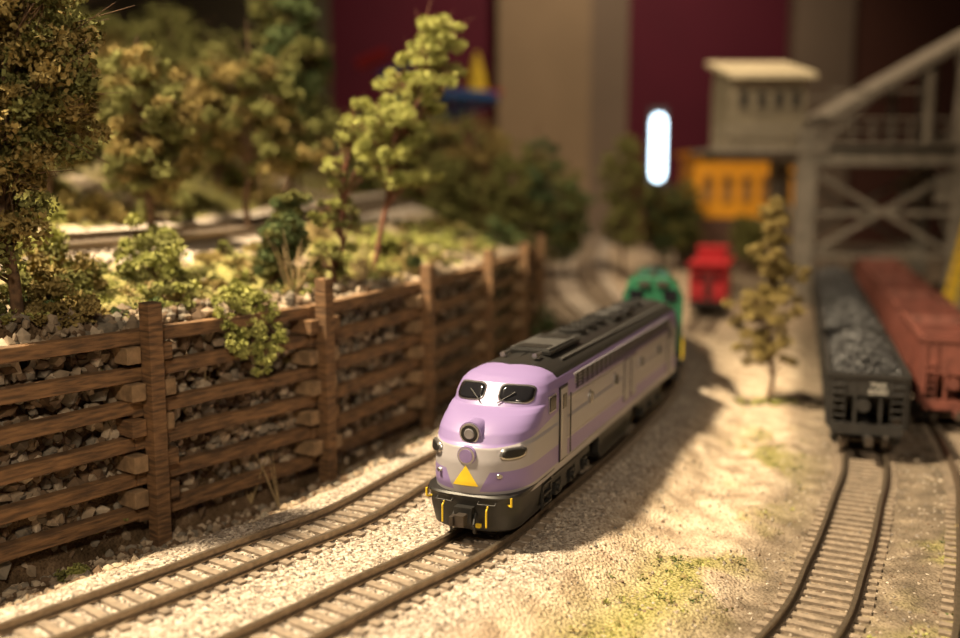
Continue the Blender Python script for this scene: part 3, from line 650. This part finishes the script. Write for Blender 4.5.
mb.V=[(3.38+(x-3.38)*.93 if x<3.3 else x,y,z) for x,y,z in mb.V]
mb.make('coal_loading_tower',[m_conc,m_cream,m_dk,m_roof])
mb=MB()
for s in(0,.16):
    mb.beam((4.60,9.5+s,0),(4.96,9.5+s,1.75),.02,.045,0)
for k in range(14):t=k/14+.03;mb.box((4.60+.36*t,9.58,1.75*t),(.08,.16,.014),0)
mb.make('yellow_stairway',[m_yell])

m_or=mat('yellow_siding',(.90,.40,.02),.7,0,.08,8);m_win=mat('window_warm',(.42,.22,.08),.4);m_base=mat('depot_foundation',(.10,.05,.035),.8)
mb=MB();mb.box((3.8,14.6,.85),(1.5,1.0,1.6),0);mb.box((3.8,14.6,1.68),(1.65,1.15,.06),0);mb.box((3.8,14.6,.38),(1.56,1.06,.76),2)
for q in np.linspace(3.25,4.35,5):
    mb.box((q,14.09,1.15),(.14,.03,.3),3);mb.cyl((q,14.075,1.30),(q,14.1,1.30),.07,3,16)
mb.make('yellow_depot_building',[m_or,m_conc,m_base,m_win])
mb=MB();m_blue=mat('blue_paint',(.03,.12,.4),.5)
mb.cyl((-.6,16,0),(-.6,16,2.6),.12,0,12);mb.cyl((-.55,16,2.55),(-.55,16,2.66),.85,0,28);mb.box((-.3,16,2.68),(1.3,.5,.05),1)
mb.cyl((-.05,15.9,2.7),(-.05,15.9,2.98),.17,2,16,.13);mb.cyl((-.05,15.9,2.98),(-.05,15.9,3.3),.12,2,16,.03)
mb.cyl((-1.6,15.9,2.9),(-.9,15.9,3.2),.08,0,10);mb.cyl((-1.95,15.9,3.1),(-1.45,15.9,3.3),.10,1,10)
for k in range(6):
    a=k*math.pi/3;mb.cyl((-.6,16,2.2),(-.6+.8*math.cos(a),16+.8*math.sin(a),2.55),.04,0,8)
mb.make('toy_amusement_ride',[m_blue,m_red,m_yell])
m_neon=mat('lamp_glow',(.9,.95,1),.4,0,.02,5,emit=(.62,.84,1.0),estr=6)
mb=MB();mb.box((3.05,17.1,1.85),(.30,.08,1.35),1)
V=[];
for k in range(32):
    t=2*math.pi*k/32;V.append((3.05+.11*math.cos(t),16.98,1.85+(.42 if math.sin(t)>0 else -.42)+.14*math.sin(t)))
V2=[(x,17.07,z) for x,_,z in V];mb.add(V+V2,[tuple(range(32)),tuple(range(63,31,-1))]+[(k,32+k,32+(k+1)%32,(k+1)%32) for k in range(32)],0)
mb.box((3.05,17.1,.8),(.08,.08,1.3),1)
mb.make('upright_fluorescent_lamp',[m_neon,m_grey])

# ------------------------------------------------------------ room
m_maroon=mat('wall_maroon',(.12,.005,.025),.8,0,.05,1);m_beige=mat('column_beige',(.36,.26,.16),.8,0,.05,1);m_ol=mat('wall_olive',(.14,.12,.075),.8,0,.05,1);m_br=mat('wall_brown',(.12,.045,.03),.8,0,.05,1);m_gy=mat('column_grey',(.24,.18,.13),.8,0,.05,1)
def wbox(name,x0,x1,y0,y1,z0,z1,m):
    mb=MB();mb.box(((x0+x1)/2,(y0+y1)/2,(z0+z1)/2),(x1-x0,y1-y0,z1-z0),0);return mb.make(name,[m])
wbox('wall_back',-30,30,21.0,21.4,-9,18,m_maroon)
wbox('trim_1',-30,-3.1,20.75,20.99,-9,18,m_ol)
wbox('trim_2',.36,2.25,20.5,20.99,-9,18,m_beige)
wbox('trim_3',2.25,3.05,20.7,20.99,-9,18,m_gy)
wbox('trim_4',6.4,7.6,20.5,20.99,-9,18,m_gy)
wbox('trim_5',7.6,30,20.8,20.99,-9,18,m_br)
wbox('floor',-30,30,-12,21.4,-9.2,-9,mat('floor_carpet',(.08,.05,.04),.9))
wbox('layout_table',-10,11,.9,20,-.9,-.12,m_br)

# ------------------------------------------------------------ lights
def spot(name,loc,tgt,E,col,ang,size,blend=.6):
    l=bpy.data.lights.new(name,'SPOT');l.energy=E;l.color=col;l.spot_size=math.radians(ang);l.spot_blend=blend;l.shadow_soft_size=size
    o=bpy.data.objects.new(name,l);SC.collection.objects.link(o);o.location=loc;o.rotation_euler=(Vector(tgt)-Vector(loc)).to_track_quat('-Z','Y').to_euler()
W_=(1,.80,.52)
spot('ceiling_spot_key',(-4.3,2.9,9.3),(.2,3.3,0),13000,W_,52,.32,.8)
spot('fill_front',(.5,-3.5,5.5),(-.3,4.5,.3),1250,(1,.80,.56),60,.5)  # added weak fill from the front to light the loco nose, not a room fixture
spot('fill_hill',(-3.5,3.0,8),(-.9,8,1),3500,W_,60,.3)  # extra light put in to brighten the plateau and background trees
spot('fill_rear',(2,9,9),(3.2,13,.6),2300,(1,.75,.48),70,.5)  # added dim light for the rear scenery, stands for no real lamp
spot('fill_wall',(3,13,11),(2,21,3),2600,(1,.78,.55),80,.6,1)  # invented background light that lifts the back wall
w=bpy.data.worlds.new('World');SC.world=w;w.use_nodes=True;w.node_tree.nodes['Background'].inputs[0].default_value=(1,.74,.55,1);w.node_tree.nodes['Background'].inputs[1].default_value=.055

cam=bpy.data.cameras.new('camera');co=bpy.data.objects.new('camera',cam);SC.collection.objects.link(co);co.location=(0,0,1.28);co.rotation_euler=(math.radians(82),0,0)
cam.lens=980/960*36;cam.sensor_width=36;cam.clip_start=.05;cam.clip_end=200
cam.dof.use_dof=True;cam.dof.focus_distance=3.15;cam.dof.aperture_fstop=.03675/.060
SC.camera=co
SC.view_settings.view_transform='Standard'
